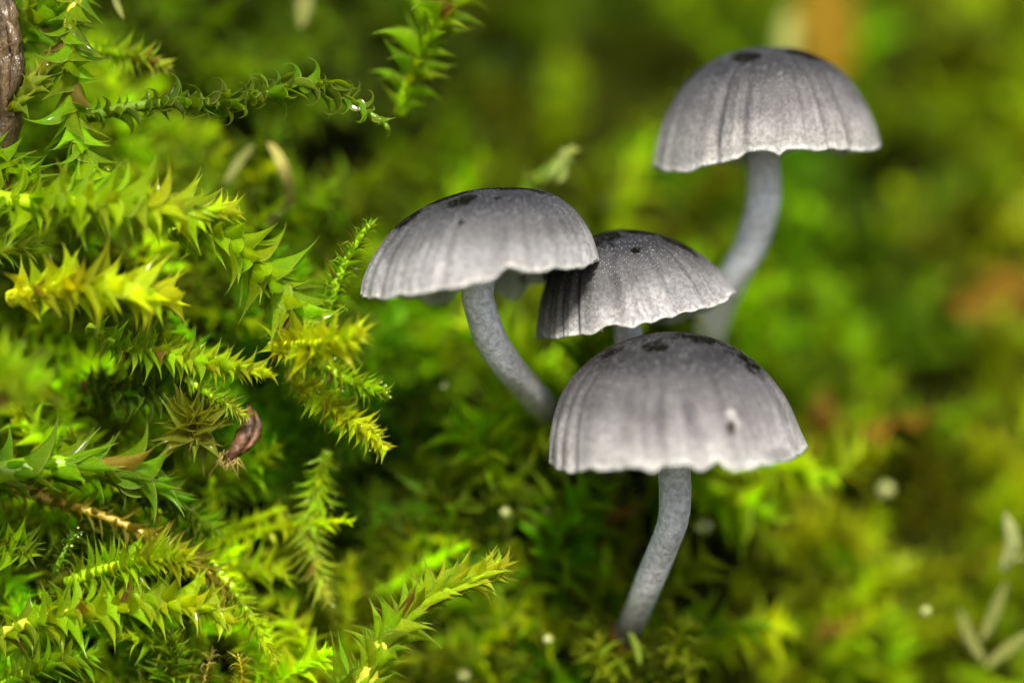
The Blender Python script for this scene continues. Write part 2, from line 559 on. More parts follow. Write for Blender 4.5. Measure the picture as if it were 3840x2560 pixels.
def ground():
    nu, nv = 150, 120
    vs_, uv = [], []
    for j in range(nv):
        py = 4100 - j / (nv - 1) * 7600
        for i in range(nu):
            px = -4200 + i / (nu - 1) * 12200
            d = bank_depth(px, py)
            if py > 2700: d -= ((py - 2700) / 1000) ** 1.5 * 2.6      # levels out towards the viewer below the frame
            if py < 0: d += (-py / 1000) ** 1.3 * 0.8
            d += 0.55 * hollow(px, py)
            q = P(px, py, 0) * 1.0 + F * d + (X * (px - 1920) / 1000 + U * (1280 - py) / 1000) * (d / D)
            nn = mnoise.fractal(Vector(q * 1.3), 1.0, 2.0, 4)
            q = q + F * 0.16 * nn
            vs_.append(q); uv.append((i / nu, j / nv))
    f = np.array([[j * nu + i, j * nu + i + 1, (j + 1) * nu + i + 1, (j + 1) * nu + i] for j in range(nv - 1) for i in range(nu - 1)])
    o = mesh_obj('ground', vs_, f, M_SOIL, None, uv)
    o['kind'] = 'structure'; o['label'] = 'dark humus of the bank under the moss'
    # the wide forest floor in front of and under the bank
    z0 = min(v[2] for v in vs_) - .4
    q = np.array([(-60, -60, z0), (60, -60, z0), (60, 60, z0), (-60, 60, z0)])
    o = mesh_obj('forest_floor', q, [[0, 1, 2, 3]], M_SOIL, None)
    o['kind'] = 'structure'


ground()

# ------------------------------------------------------------------ moss carpet (uncountable)
LOW = [leaf_shape(.19, .3, .7, .2, .3, nx=3, ny=5, seed=70), leaf_shape(.15, .6, .5, .5, -.4, nx=3, ny=5, seed=71, slim=.85),
       leaf_shape(.24, .1, .9, .1, .2, nx=3, ny=5, seed=72), leaf_shape(.13, .9, .5, .9, .5, nx=3, ny=5, seed=73, slim=.85)]
MIDL = [leaf_shape(.17, .3, .7, .2, .3, nx=5, ny=8, seed=74, wave=.2), leaf_shape(.15, .6, .5, .5, -.4, nx=5, ny=8, seed=75, slim=.85, wave=.2),
        leaf_shape(.20, .1, .9, .1, .2, nx=5, ny=8, seed=76, wave=.2)]


def carpet(name, label, specs, shapes):
    """specs: list of (points Nx3, leaf length, number of leaves, colour, droop). All baked to one mesh."""
    V, Fc, UVs, C = [], [], [], []
    off = 0
    for pts, leaf, n, col, spr in specs:
        path, L = catmull(pts, 24)
        T, N, B = frames(path)
        s = (np.arange(n) / max(1, n - 1)) ** .92
        k = np.minimum(23, (s * 23).astype(int))
        phi = np.arange(n) * 2.39996 + rng.uniform(-.3, .3, n) + rng.uniform(0, 6)
        r = np.cos(phi)[:, None] * N[k] + np.sin(phi)[:, None] * B[k]
        al = np.radians(spr + (18 - spr) * np.clip((s - .3) / .7, 0, 1) ** 1.2 + rng.uniform(-12, 12, n))
        y = np.cos(al)[:, None] * T[k] + np.sin(al)[:, None] * r
        z = -np.cos(al)[:, None] * r + np.sin(al)[:, None] * T[k]
        x = np.cross(y, z)
        sz = leaf * (.75 + .25 * np.minimum(1, s * 2)) * (1 - .5 * np.clip((s - .72) / .28, 0, 1)) * rng.uniform(.8, 1.2, n)
        M = np.stack([x, y, z], 2) * sz[:, None, None]
        which = rng.integers(0, len(shapes), n)
        for q, (lv, lf, luv) in enumerate(shapes):
            idx = np.where(which == q)[0]
            if not len(idx): continue
            pv = np.einsum('nij,vj->nvi', M[idx], lv) + path[k[idx]][:, None]
            m_, nv = len(idx), len(lv)
            V.append(pv.reshape(-1, 3)); UVs.append(np.tile(luv, (m_, 1)))
            Fc.append((lf[None] + (np.arange(m_) * nv)[:, None, None] + off).reshape(-1, 4))
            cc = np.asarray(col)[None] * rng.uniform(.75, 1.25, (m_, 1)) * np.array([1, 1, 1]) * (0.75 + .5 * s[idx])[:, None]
            cc[:, 0] *= rng.uniform(.85, 1.15, m_)
            cc = np.c_[cc, np.ones(m_)]
            C.append(np.repeat(cc, nv, 0)); off += m_ * nv
        # stem as a thin four sided tube
        seg = 4
        a = np.arange(seg) / seg * 6.2832
        rad = (leaf * .09 * np.linspace(1.1, .5, 24))
        tv = path[:, None] + rad[:, None, None] * (np.cos(a)[None, :, None] * N[:, None] + np.sin(a)[None, :, None] * B[:, None])
        V.append(tv.reshape(-1, 3)); UVs.append(np.full((24 * seg, 2), .5))
        ii, jj = np.meshgrid(np.arange(23), np.arange(seg), indexing='ij')
        ii, jj = ii.ravel(), jj.ravel()
        Fc.append(np.stack([ii * seg + jj, ii * seg + (jj + 1) % seg, (ii + 1) * seg + (jj + 1) % seg, (ii + 1) * seg + jj], 1) + off)
        C.append(np.tile(np.r_[np.asarray(col) * 1.1, 1], (24 * seg, 1))); off += 24 * seg
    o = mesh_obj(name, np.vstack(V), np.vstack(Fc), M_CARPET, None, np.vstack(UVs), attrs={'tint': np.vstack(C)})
    o['kind'] = 'stuff'; o['label'] = label
    return o


def fnoise(x, y, s, seed=0.0):
    return mnoise.fractal(Vector((x * s, y * s, seed)), 1.0, 2.0, 3)


def tone(px, py):
    """the moss's colour varies over the bank: much darker left of the top centre, yellower and browner to the upper right, fresh green in between"""
    u = px / 3840
    h = fnoise(px / 1000, py / 1000, 1.1, 3.3)
    yel = min(1, max(0, .25 + .55 * u + .9 * h))
    g_, y_ = np.array([.12, .29, .001]), np.array([.36, .46, .001])
    c = (g_ * (1 - yel) + y_ * yel) * (1 - .76 * math.exp(-((px - 1400) / 750) ** 2 - ((py - 450) / 550) ** 2)) * (.85 if py < 1300 else 1.0)  # darkened left of the top centre, slightly darker in the upper half
    br = fnoise(px / 1000, py / 1000, 1.6, 9.1)
    if br > .28 and u > .55: c = c * .6 + np.array([.16, .10, .006]) * .4
    return c


def back_specs(n, xr, yr, dlo, dhi, leaf, length, nleaf, gap=-.22):
    specs = []
    while len(specs) < n:
        px, py = random.uniform(*xr), random.uniform(*yr)
        if fnoise(px / 1000, py / 1000, 2.3, 5.7) < gap and random.random() < .85: continue
        hh = hollow(px, py)
        if random.random() < hh * 3.0: continue
        d = bank_depth(px, py) + random.uniform(dlo, dhi) + .4 * hh
        b = P(px, py, d + .1)
        L = length * random.uniform(.6, 1.35)
        a = random.gauss(math.pi / 2, 1.0)           # most shoots climb, some sprawl sideways or hang
        out = random.uniform(.15, .75)
        dr = X * math.cos(a) + U * math.sin(a) * .8 - F * out
        dr /= np.linalg.norm(dr)
        curl = X * random.uniform(-.5, .5) + U * random.uniform(-.6, .3) - F * random.uniform(-.2, .3)
        p1 = b + dr * L * .5 + curl * L * .08
        p2 = b + dr * L + curl * L * .35
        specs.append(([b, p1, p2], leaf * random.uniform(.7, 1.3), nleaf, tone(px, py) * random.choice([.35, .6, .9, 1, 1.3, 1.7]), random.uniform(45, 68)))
    return specs


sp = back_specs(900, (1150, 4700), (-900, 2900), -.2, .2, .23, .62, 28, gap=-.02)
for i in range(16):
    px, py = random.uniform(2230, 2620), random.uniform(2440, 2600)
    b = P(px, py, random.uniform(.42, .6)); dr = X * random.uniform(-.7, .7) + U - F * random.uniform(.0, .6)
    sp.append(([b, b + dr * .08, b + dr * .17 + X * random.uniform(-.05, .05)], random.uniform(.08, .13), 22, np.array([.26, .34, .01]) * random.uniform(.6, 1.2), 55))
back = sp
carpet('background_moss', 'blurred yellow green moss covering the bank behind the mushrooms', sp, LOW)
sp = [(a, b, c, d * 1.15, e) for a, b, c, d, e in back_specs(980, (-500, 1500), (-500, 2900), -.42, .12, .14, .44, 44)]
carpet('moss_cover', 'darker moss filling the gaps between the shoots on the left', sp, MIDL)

# ------------------------------------------------------------------ mushrooms
def profile(pts, n):
    p = np.asarray(pts, float)
    q, _ = catmull(p, n)
    return q


def mushroom(label, left, right, rim, stem, depth, k, groove_n, amp, bare, scar, seed, colors, stem_w, pit=None, back=None):
    """left/right: outline of the cap from its apex down to the rim; rim: the front margin; stem: centre line with depths."""
    r_ = np.random.default_rng(seed)
    zk = (D + depth) / D
    base = P(stem[-1][0], stem[-1][1], stem[-1][2])
    t = thing('mushroom', label, 'mushroom', base, 'grey mushrooms')
    nt_, na = 90, 288
    Lp, Rp = profile(left, nt_), profile(right, nt_)
    th = np.arange(na) / na * 2 * np.pi + math.pi / 2     # seam at the back
    # pleats of uneven width
    warp = th + .10 * np.sin(3 * th + seed) + .06 * np.sin(7 * th + 2 * seed)
    gro = np.clip(np.cos(groove_n * warp), -1, 1)
    gro = .5 + .5 * gro
    gro = gro ** 3 * (0.6 + .4 * np.sin(5 * th + seed * 3))
    gro2 = .5 + .5 * np.cos(groove_n * 2 * warp + 1.2)
    rimx = np.array([p[0] for p in rim]); rimy = np.array([p[1] for p in rim])
    verts = np.zeros((nt_, na, 3)); uv = np.zeros((nt_, na, 2))
    gat, bat, sat, pat = (np.zeros((nt_, na)) for _ in range(4))
    rn = np.convolve(np.tile(r_.standard_normal(na // 3).repeat(3), 3), np.ones(5) / 5, 'same')[na:2 * na]
    for i in range(nt_):
        tt = i / (nt_ - 1)
        L, Rr = Lp[i], Rp[i]
        c = (L + Rr) / 2; h = (Rr - L) / 2
        a = np.linalg.norm(h)
        px = c[0] + h[0] * np.cos(th)
        py = c[1] + h[1] * np.cos(th) - k * a * np.sin(th)
        dep = a * np.sin(th)
        wt = min(1, max(0, (tt - .25) / .6)); wt = wt * wt * (3 - 2 * wt)
        sh = 1 - 1.5 * amp * wt * (gro * 1.0 + .25 * gro2) * (1000.0 / max(a, 60)) * .45
        px = c[0] + (px - c[0]) * sh; dep = dep * sh
        # the rim: follow the measured front margin on the near half, an irregular one on the far half
        w2 = min(1, max(0, (tt - .72) / .28)); w2 = w2 * w2 * (3 - 2 * w2)
        front = np.clip(-np.sin(th) * 2.5, 0, 1)
        basey = Lp[-1][1] + (Rp[-1][1] - Lp[-1][1]) * (np.cos(th) + 1) / 2 + k * np.linalg.norm((Rp[-1] - Lp[-1]) / 2) * -np.sin(th)
        target = np.interp(px, rimx, rimy)
        if back:
            bx_, by_ = np.array(back).T
            basb = Lp[-1][1] + (Rp[-1][1] - Lp[-1][1]) * (np.cos(th) + 1) / 2 - k * np.linalg.norm((Rp[-1] - Lp[-1]) / 2) * np.sin(th)
            py = py + w2 * np.clip(np.sin(th) * 2.5, 0, 1) * (np.interp(px, bx_, by_) - basb)
        py = py + w2 * front * (target - basey) + w2 ** 3 * rn * 5.0 + w2 ** 2 * (1 - front) * 14 * np.sin(6 * th + seed)
        P0 = P(c[0], c[1], depth)
        verts[i] = P0[None] + ((px - c[0]) / 1000 * zk)[:, None] * X - ((py - c[1]) / 1000 * zk)[:, None] * U + (dep / 1000)[:, None] * F
        uv[i, :, 0] = np.arange(na) / na; uv[i, :, 1] = tt
        gat[i] = gro * wt
        fr = (dep < a * .35)
        for (bx, by, rx, ry, ang, st) in bare:
            dx, dy = px - bx, py - by
            cs, sn = math.cos(R(ang)), math.sin(R(ang))
            e = ((dx * cs + dy * sn) / rx) ** 2 + ((-dx * sn + dy * cs) / ry) ** 2
            bat[i] = np.maximum(bat[i], st * np.exp(-e) * fr)
        for (bx, by, rx, ry) in scar:
            sat[i] = np.maximum(sat[i], np.exp(-(((px - bx) / rx) ** 2 + ((py - by) / ry) ** 2)) * (dep < 0))
        if pit:
            e = np.exp(-(((px - pit[0]) / pit[2]) ** 2 + ((py - pit[1]) / pit[3]) ** 2) ** 2) * (dep < 0)
            pat[i] = e
            verts[i] += (e * 0.02)[:, None] * F
    apex = verts[0].mean(0)
    # inner surface of the shell
    inner = []
    axis = apex - verts[-1].mean(0)
    Hh = np.linalg.norm(axis); axis /= Hh
    thick = np.linspace(.030, .011, nt_)
    for i in range(nt_):
        cc = verts[i].mean(0)
        rad = verts[i] - cc
        rl = np.linalg.norm(rad, axis=1)[:, None] + 1e-9
        w_ = (i / (nt_ - 1))
        inner.append(verts[i] - rad / rl * np.minimum(thick[i] * (.4 + w_), rl * .8) - axis * thick[i] * (1 - w_ ** 3) * 1.2)
    inner = np.array(inner)
    V = np.vstack([verts.reshape(-1, 3), inner.reshape(-1, 3)])
    f = []
    for i in range(nt_ - 1):
        for j in range(na):
            j2 = (j + 1) % na
            f.append((i * na + j, (i + 1) * na + j, (i + 1) * na + j2, i * na + j2))
    o2 = nt_ * na
    f += [(a_ + o2, d_ + o2, c_ + o2, b_ + o2) for a_, b_, c_, d_ in f]
    for j in range(na):
        j2 = (j + 1) % na; e = (nt_ - 1) * na
        f.append((e + j, o2 + e + j, o2 + e + j2, e + j2))
    UVv = np.vstack([uv.reshape(-1, 2), uv.reshape(-1, 2)])
    at = {}
    for nme, arr in (('groove', gat), ('bare', bat), ('scar', sat), ('pit', pat)):
        at[nme] = np.r_[arr.ravel(), np.zeros(nt_ * na)]
    at['inside'] = np.r_[np.zeros(nt_ * na), np.ones(nt_ * na)]
    m = cap_material('cap_skin', seed, *colors)
    cap = mesh_obj('cap', V, np.array(f), m, t, UVv, origin=base, attrs=at)
    # gills: thin plates hanging inside the cap from stem to margin
    ng = 22
    gi = []
    for q in range(ng):
        j = int((q + .5) / ng * na)
        up, dn = [], []
        for w_ in np.linspace(.16, .985, 9):
            i = int(w_ * (nt_ - 1))
            a_ = inner[i, j]
            ctr = inner[i].mean(0)
            hang = (.07 * math.sin(w_ * 3.0) + .02) * (1 if w_ < .97 else .5)
            up.append(a_ + (a_ - ctr) * .0 + axis * .004); dn.append(a_ - axis * hang - (a_ - ctr) * .10)
        tang = inner[nt_ // 2, (j + 1) % na] - inner[nt_ // 2, j - 1]; tang /= np.linalg.norm(tang)
        vv = []
        for sgn in (-1, 1):
            vv += [p + tang * sgn * .004 for p in up] + [p + tang * sgn * .0025 for p in dn]
        ff = []
        for s_ in (0, 18):
            for z_ in range(8):
                fc = [s_ + z_, s_ + z_ + 1, s_ + 9 + z_ + 1, s_ + 9 + z_]
                ff.append(fc if s_ else fc[::-1])
        for z_ in range(8): ff.append([9 + z_, 10 + z_, 28 + z_, 27 + z_])
        mesh_obj('gill', np.array(vv), ff, M_GILL, cap, origin=base)
    # stem
    sp_ = [P(*s) for s in stem]
    top = sp_[0] + axis * Hh * .72
    path, _ = catmull([top] + sp_, 70)
    ws = np.interp(np.linspace(0, 1, 70), np.linspace(0, 1, len(stem_w)), stem_w) / 2000
    ws = ws * (1 + .03 * np.sin(np.linspace(0, 17, 70) + seed))
    ws[-6:] *= np.linspace(1, 1.25, 6)
    v, ff, uv2 = tube(path, ws, 28, .008)
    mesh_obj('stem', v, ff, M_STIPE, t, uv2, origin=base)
    return t


CG = lambda d, m, p: (tuple(d) + (1,), tuple(m) + (1,), tuple(p) + (1,))
STD = CG((.008, .0078, .009), (.125, .125, .128), (.46, .46, .46))

mushroom('dark topped grey mushroom with the widest flattest cap, next to the moss on the left',
         [(1868, 703), (1750, 716), (1610, 765), (1490, 845), (1405, 950), (1362, 1040), (1350, 1105)],
         [(1868, 703), (1960, 704), (2060, 722), (2150, 780), (2210, 860), (2240, 930), (2250, 968)],
         [(1350, 1108), (1375, 1118), (1450, 1124), (1520, 1115), (1600, 1112), (1650, 1096), (1730, 1088), (1790, 1070), (1860, 1052),
          (1890, 1022), (1915, 1008), (1960, 1025), (2010, 1032), (2070, 1016), (2185, 1013), (2200, 998), (2240, 988), (2250, 970)],
         [(1792, 1075, .0), (1806, 1170, .02), (1842, 1275, .08), (1900, 1365, .18), (1972, 1450, .36), (2040, 1530, .58), (2110, 1600, .80)],
         0.0, .06, 22, .030,
         [(1740, 762, 66, 24, -18, 1.2), (1660, 742, 170, 20, -16, 1.2), (1900, 706, 190, 15, 0, 1.1), (1530, 822, 90, 30, -35, 1.0), (2010, 722, 120, 14, 8, .75), (1865, 752, 22, 8, 0, 1.0), (1735, 848, 13, 12, 0, 1.1), (1890, 705, 60, 8, 0, .8)],
         [], 1, STD, [128, 128, 124, 118, 118, 112, 105, 90],
         back=[(1350, 1108), (1560, 1100), (1600, 1130), (1635, 1140), (1680, 1128), (1710, 1095), (1820, 1060), (1860, 1085), (1900, 1112), (1930, 1114), (1965, 1080), (1990, 1042), (2060, 1052), (2110, 1035), (2250, 970)])

mushroom('grey mushroom in the middle of the clump, half hidden behind a wider cap',
         [(2330, 858), (2260, 872), (2180, 905), (2105, 960), (2052, 1040), (2022, 1140), (2008, 1255)],
         [(2330, 858), (2420, 866), (2510, 890), (2600, 935), (2675, 990), (2730, 1045), (2766, 1088)],
         [(2008, 1262), (2080, 1268), (2140, 1258), (2200, 1258), (2245, 1232), (2300, 1222), (2360, 1230), (2400, 1215), (2440, 1205), (2500, 1192),
          (2560, 1165), (2640, 1158), (2700, 1138), (2766, 1092)],
         [(2350, 1230, .24), (2362, 1300, .26), (2385, 1400, .32), (2370, 1520, .45), (2330, 1650, .65), (2300, 1760, .85)],
         0.26, .05, 21, .034,
         [(2255, 885, 85, 42, -14, 1.2), (2375, 945, 24, 14, 0, 1.1), (2540, 912, 110, 26, 28, 1.1), (2400, 866, 150, 17, 4, 1.2)],
         [], 2, STD, [115, 112, 108, 104, 100, 96],
         back=[(2008, 1262), (2100, 1262), (2300, 1190), (2430, 1200), (2470, 1214), (2540, 1206), (2590, 1170), (2640, 1176), (2700, 1160), (2766, 1092)])

mushroom('tallest domed front grey mushroom with a small hole in its pale cap',
         [(2520, 1243), (2420, 1254), (2290, 1300), (2180, 1378), (2105, 1475), (2066, 1600), (2056, 1735)],
         [(2520, 1243), (2640, 1258), (2760, 1305), (2865, 1385), (2945, 1485), (2995, 1590), (3030, 1664)],
         [(2056, 1740), (2075, 1755), (2130, 1762), (2200, 1748), (2270, 1755), (2305, 1748), (2335, 1732), (2385, 1742), (2420, 1756), (2445, 1745), (2462, 1726),
          (2560, 1722), (2590, 1745), (2615, 1746), (2640, 1728), (2664, 1708), (2690, 1735), (2730, 1750), (2790, 1745), (2850, 1728), (2920, 1722), (2985, 1698), (3032, 1668)],
         [(2526, 1735, -.06), (2532, 1850, -.04), (2524, 1950, 0), (2484, 2060, .08), (2434, 2180, .2), (2384, 2300, .38), (2340, 2390, .56)],
         -0.06, .07, 21, .026,
         [(2450, 1300, 60, 26, -5, 1.0), (2620, 1270, 130, 22, 10, .95), (2800, 1360, 150, 40, 38, .75), (2290, 1322, 70, 20, -25, .9)],
         [(2722, 1578, 38, 36), (2745, 1640, 28, 20), (2715, 1540, 25, 18), (2890, 1690, 60, 30)], 3,
         CG((.010, .0095, .010), (.165, .158, .164), (.55, .54, .53)), [128, 122, 120, 118, 112, 106, 104, 96], pit=(2714, 1594, 19, 26))

mushroom('blurred grey mushroom at the back on a long curved stem',
         [(2880, 178), (2780, 188), (2670, 230), (2575, 310), (2500, 425), (2462, 530), (2445, 630)],
         [(2880, 178), (2990, 184), (3100, 228), (3190, 305), (3250, 400), (3285, 480), (3302, 545)],
         [(2445, 640), (2480, 655), (2560, 658), (2620, 645), (2680, 628), (2740, 622), (2770, 598), (2830, 590), (2875, 592), (2888, 606), (2905, 590),
          (2960, 583), (3030, 592), (3070, 580), (3250, 578), (3290, 560), (3302, 548)],
         [(2862, 595, .50), (2866, 700, .52), (2855, 800, .56), (2815, 920, .64), (2755, 1030, .75), (2700, 1140, .9), (2655, 1270, 1.1), (2615, 1420, 1.45), (2590, 1540, 1.95)],
         0.50, .05, 20, .032,
         [(2785, 226, 55, 30, 0, 1.25), (3040, 214, 130, 24, 8, 1.25), (2690, 330, 60, 40, 0, .35)],
         [], 4, CG((.014, .0135, .014), (.15, .145, .148), (.42, .42, .40)), [132, 132, 130, 126, 122, 118, 112, 104, 96])

# ------------------------------------------------------------------ moss shoots one can tell apart
YG = (.30, .46, .003); FG = (.19, .34, .002); DG = (.07, .14, .002); OC = (.36, .30, .008); PALE = (.46, .50, .06); BR = (.48, .56, .006)
YST = (.50, .52, .03)

shoot('upright shoot with a thick yellow stem and hanging leaves beside the wet twig',
      [(300, -60, .10), (262, 120, .06), (268, 300, .02), (278, 460, 0), (330, 620, -.04), (400, 760, -.06)], .235, 'broad', 22, FG, .026,
      (58, 24), stemc=YST, tipc=YG)
shoot('thin dark shoot with hooked leaves arching to the right above the dark hollow',
      [(330, 440, .12), (500, 400, .08), (700, 385, .04), (880, 385, .0), (1000, 350, 0), (1130, 318, 0), (1250, 340, 0), (1350, 405, 0), (1440, 460, .0), (1452, 486, 0)], .115, 'hook', 62,
      (.10, .18, .002), .020, (50, 16), tipc=(.18, .30, .004))
shoot('soft green shoot reaching out of the top edge of the picture',
      [(1500, 430, .42), (1530, 300, .36), (1590, 160, .32), (1660, 30, .30), (1720, -110, .3)], .185, 'spear', 42, (.24, .38, .003), .02, (70, 44), tipc=YG)
shoot('thick bright yellow green shoot lying across in front, tip to the right',
      [(-60, 740, -.05), (150, 760, -.16), (350, 755, -.22), (560, 770, -.22), (720, 790, -.14), (850, 790, -.06)], .25, 'broad', 34, YG, .03, (60, 22), tipc=BR)
shoot('large leaved green shoot bending down to the right in sharp focus',
      [(640, 880, .05), (780, 870, .0), (900, 930, 0), (1010, 1040, 0), (1090, 1150, 0), (1170, 1240, .02)], .27, 'broad', 24, YG, .024, (56, 24), tipc=FG)
shoot('blurred bright shoot below the thick bright one, tip to the right',
      [(40, 1120, -.12), (200, 1080, -.2), (360, 1070, -.26), (520, 1090, -.24), (640, 1130, -.16)], .24, 'broad', 28, BR, .03, (58, 22))
shoot('dense many leaved shoot with a sharp tip pointing right',
      [(330, 1230, .06), (450, 1290, .02), (600, 1320, 0), (750, 1350, 0), (880, 1370, 0), (1000, 1400, 0)], .145, 'broad', 46, YG, .02, (64, 20), tipc=BR)
shoot('short fuzzy pale tipped shoot just above the brown husk',
      [(700, 1420, .05), (790, 1480, .03), (860, 1520, .0), (920, 1560, -.02)], .095, 'long', 30, YG, .014, (60, 25), tipc=PALE)
shoot('star shaped shoot seen end on, with a brown heart',
      [(660, 1480, .30), (690, 1550, .16), (712, 1590, .05), (722, 1604, -.02)], .21, 'broad', 13, (.26, .31, .012), .02, (80, 50), tipc=(.25, .27, .02),
      start=.55, stemc=(.14, .05, .012), tipscale=.8)
shoot('smooth clasping leaved shoot lying across at the left edge',
      [(-120, 1790, -.04), (60, 1765, -.04), (220, 1745, -.02), (380, 1750, .0), (520, 1790, .04), (640, 1850, .1)], .23, 'spear', 30, FG, .05, (30, 14), tipc=(.10, .22, .004))
shoot('ochre shoot with a bare yellow brown stem slanting down to the right',
      [(-40, 1800, .16), (180, 1870, .15), (380, 1930, .13), (560, 2010, .12), (720, 2090, .12), (830, 2200, .12), (930, 2290, .14)], .155, 'long', 34, (.22, .20, .012), .02, (62, 30), stemc=(.42, .30, .02))
shoot('round green shoot tip at the left edge below the smooth clasping shoot',
      [(-90, 1980, .18), (-20, 2010, .06), (40, 2035, -.02), (85, 2060, -.06)], .18, 'broad', 20, FG, .02, (66, 34), tipc=YG)
shoot('bright leafy shoot with spiky leaves standing up, lower left',
      [(250, 2180, .10), (370, 2140, .05), (480, 2110, 0), (590, 2090, -.06), (670, 2090, -.12)], .20, 'long', 30, YG, .022, (68, 34), tipc=BR, tipscale=.75)
shoot('long shoot with a pale stem and a row of hanging pointed leaves, lower left',
      [(-60, 2400, .06), (120, 2330, .03), (300, 2290, .0), (460, 2270, 0), (620, 2250, 0), (750, 2270, 0), (850, 2320, .02)], .215, 'broad', 36, YG, .022, (66, 26), stemc=YST, tipc=BR)
shoot('narrow shoot with a solid bright tip pointing down at the dark hollow',
      [(790, 2110, .16), (870, 2200, .12), (930, 2290, .1), (985, 2390, .08), (1035, 2475, .06)], .115, 'long', 34, YG, .018, (62, 14), tipc=BR)
shoot('tiny translucent sprig at the bottom edge below the narrow pointed shoot',
      [(900, 2590, .05), (908, 2530, .02), (900, 2480, 0), (890, 2445, 0)], .062, 'tiny', 18, OC, .007, (70, 40), tipc=PALE)
shoot('small brownish sprig at the bottom edge, left of the translucent sprig',
      [(760, 2620, .05), (765, 2560, .03), (780, 2500, .02), (800, 2440, .02)], .065, 'tiny', 18, (.24, .2, .03), .007, (66, 40), tipc=(.3, .28, .09))
shoot('sharp spiky green shoot in the foreground, its bright tip towards the mushroom stem',
      [(1310, 2700, .0), (1370, 2560, .0), (1430, 2440, 0), (1520, 2310, 0), (1640, 2220, 0), (1760, 2170, 0), (1850, 2135, 0)], .185, 'spear', 84, (.26, .42, .004), .045, (34, 9),
      tipc=(.56, .66, .02), stemc=YST)
shoot('single tall blade like shoot left of the foreground spiky shoot',
      [(1300, 2680, .02), (1290, 2620, .02), (1285, 2580, 0), (1284, 2560, 0)], .25, 'long', 6, FG, .014, (14, 4), tipscale=1)
shoot('slender shoot with minute curled leaves touching the flat mushroom cap',
      [(1190, 1260, .12), (1240, 1120, .06), (1280, 1020, .04), (1330, 920, .02), (1385, 845, .0)], .078, 'tiny', 62, FG, .022, (60, 22), tipc=YG)
shoot('blurred lime shoot tip coming forward below the slender shoot',
      [(1020, 1300, .05), (1130, 1290, -.12), (1230, 1280, -.24), (1340, 1250, -.3)], .19, 'long', 30, BR, .02, (62, 34))
shoot('wet shoot thick with small leaves beside the stem of the flat mushroom',
      [(1080, 1400, .16), (1180, 1480, .1), (1290, 1560, .06), (1380, 1620, .04), (1430, 1680, .04)], .13, 'broad', 46, BR, .02, (66, 26))
shoot('wet shoot above the other wet one, tip towards the flat mushroom stem',
      [(1120, 1330, .2), (1240, 1390, .14), (1350, 1440, .1), (1440, 1470, .08)], .12, 'long', 36, YG, .02, (66, 26))
shoot('soft hanging shoot ending in pale spikes, left of the foreground shoot',
      [(1230, 1690, .26), (1190, 1850, .3), (1160, 2000, .32), (1180, 2130, .30), (1230, 2250, .26)], .15, 'long', 50, YG, .02, (64, 26), tipc=PALE)
shoot('very blurred bright shoot leaning in at the left edge',
      [(-220, 1360, -.4), (-120, 1400, -.55), (0, 1440, -.65), (110, 1440, -.7)], .26, 'broad', 22, YG, .03, (64, 30))
shoot('pale tipped bud like shoot at the left edge above the blurred one',
      [(-130, 980, .02), (-40, 950, 0), (50, 930, -.02), (120, 910, -.02)], .15, 'long', 22, YG, .02, (48, 12), tipc=PALE)
shoot('short bud with frayed pale tips against the wet twig',
      [(20, 430, .05), (70, 380, .02), (120, 320, 0), (165, 260, 0)], .13, 'spear', 20, (.24, .30, .02), .018, (30, 10), tipc=PALE)
shoot('soft tuft of yellow green leaves behind the thick stemmed shoot',
      [(330, 180, .34), (450, 200, .28), (540, 215, .24), (620, 245, .22)], .13, 'long', 30, YG, .016, (60, 24), tipc=PALE)
shoot('blurred shoot with one pale leaf behind the flat mushroom cap',
      [(1900, 800, .75), (1980, 710, .68), (2060, 640, .62), (2130, 580, .6)], .16, 'broad', 10, FG, .018, (26, 8), tipc=(.62, .66, .3))
shoot('leafy dark shoot tucked behind the dense sharp tipped shoot',
      [(300, 1450, .22), (480, 1470, .18), (660, 1500, .16), (800, 1560, .16)], .2, 'broad', 26, DG, .02, (62, 30))
shoot('green shoot rising at the upper left corner',
      [(-60, 260, .30), (60, 160, .24), (160, 60, .2), (260, -40, .18)], .24, 'broad', 22, FG, .022, (60, 30))
shoot('drooping green shoot at the left edge beneath the bark bud',
      [(-80, 560, .06), (0, 600, .02), (70, 680, -.02), (110, 790, -.04)], .22, 'broad', 18, FG, .02, (60, 26), tipc=YG)
shoot('mid green shoot filling the corner at the bottom left',
      [(-60, 2620, .1), (60, 2540, .06), (200, 2480, .05), (330, 2460, .06)], .2, 'long', 26, FG, .02, (64, 30))
shoot('dark fine leaved shoot between the clasping shoot and the leafy lower one',
      [(420, 1860, .2), (560, 1880, .2), (700, 1920, .2), (820, 1990, .22)], .13, 'tiny', 44, DG, .02, (66, 30), tipc=FG)
shoot('small dark wet sprig above the spiky lower left shoot',
      [(210, 2140, .02), (235, 2080, .0), (262, 2030, 0), (290, 2000, 0)], .062, 'tiny', 26, (.10, .20, .004), .012, (66, 34))

# ------------------------------------------------------------------ twig, husk, straw, litter, drops
def rough_tube(name, label, cat, pts, rad, m, color=None, seg=14, bumpy=.05, group=None, flat=None):
    path, _ = catmull([P(*p) for p in pts], 50)
    base = path[0]
    rr = np.interp(np.linspace(0, 1, 50), np.linspace(0, 1, len(rad)), rad)
    v, f, uv = tube(path, rr, seg, bumpy)
    o = mesh_obj(name, v, f, m, None, uv, origin=base)
    o.location = Vector(base)
    if color: o.color = tuple(color) + (1,)
    if label: o['label'] = label; o['category'] = cat
    if group: o['group'] = group
    return o


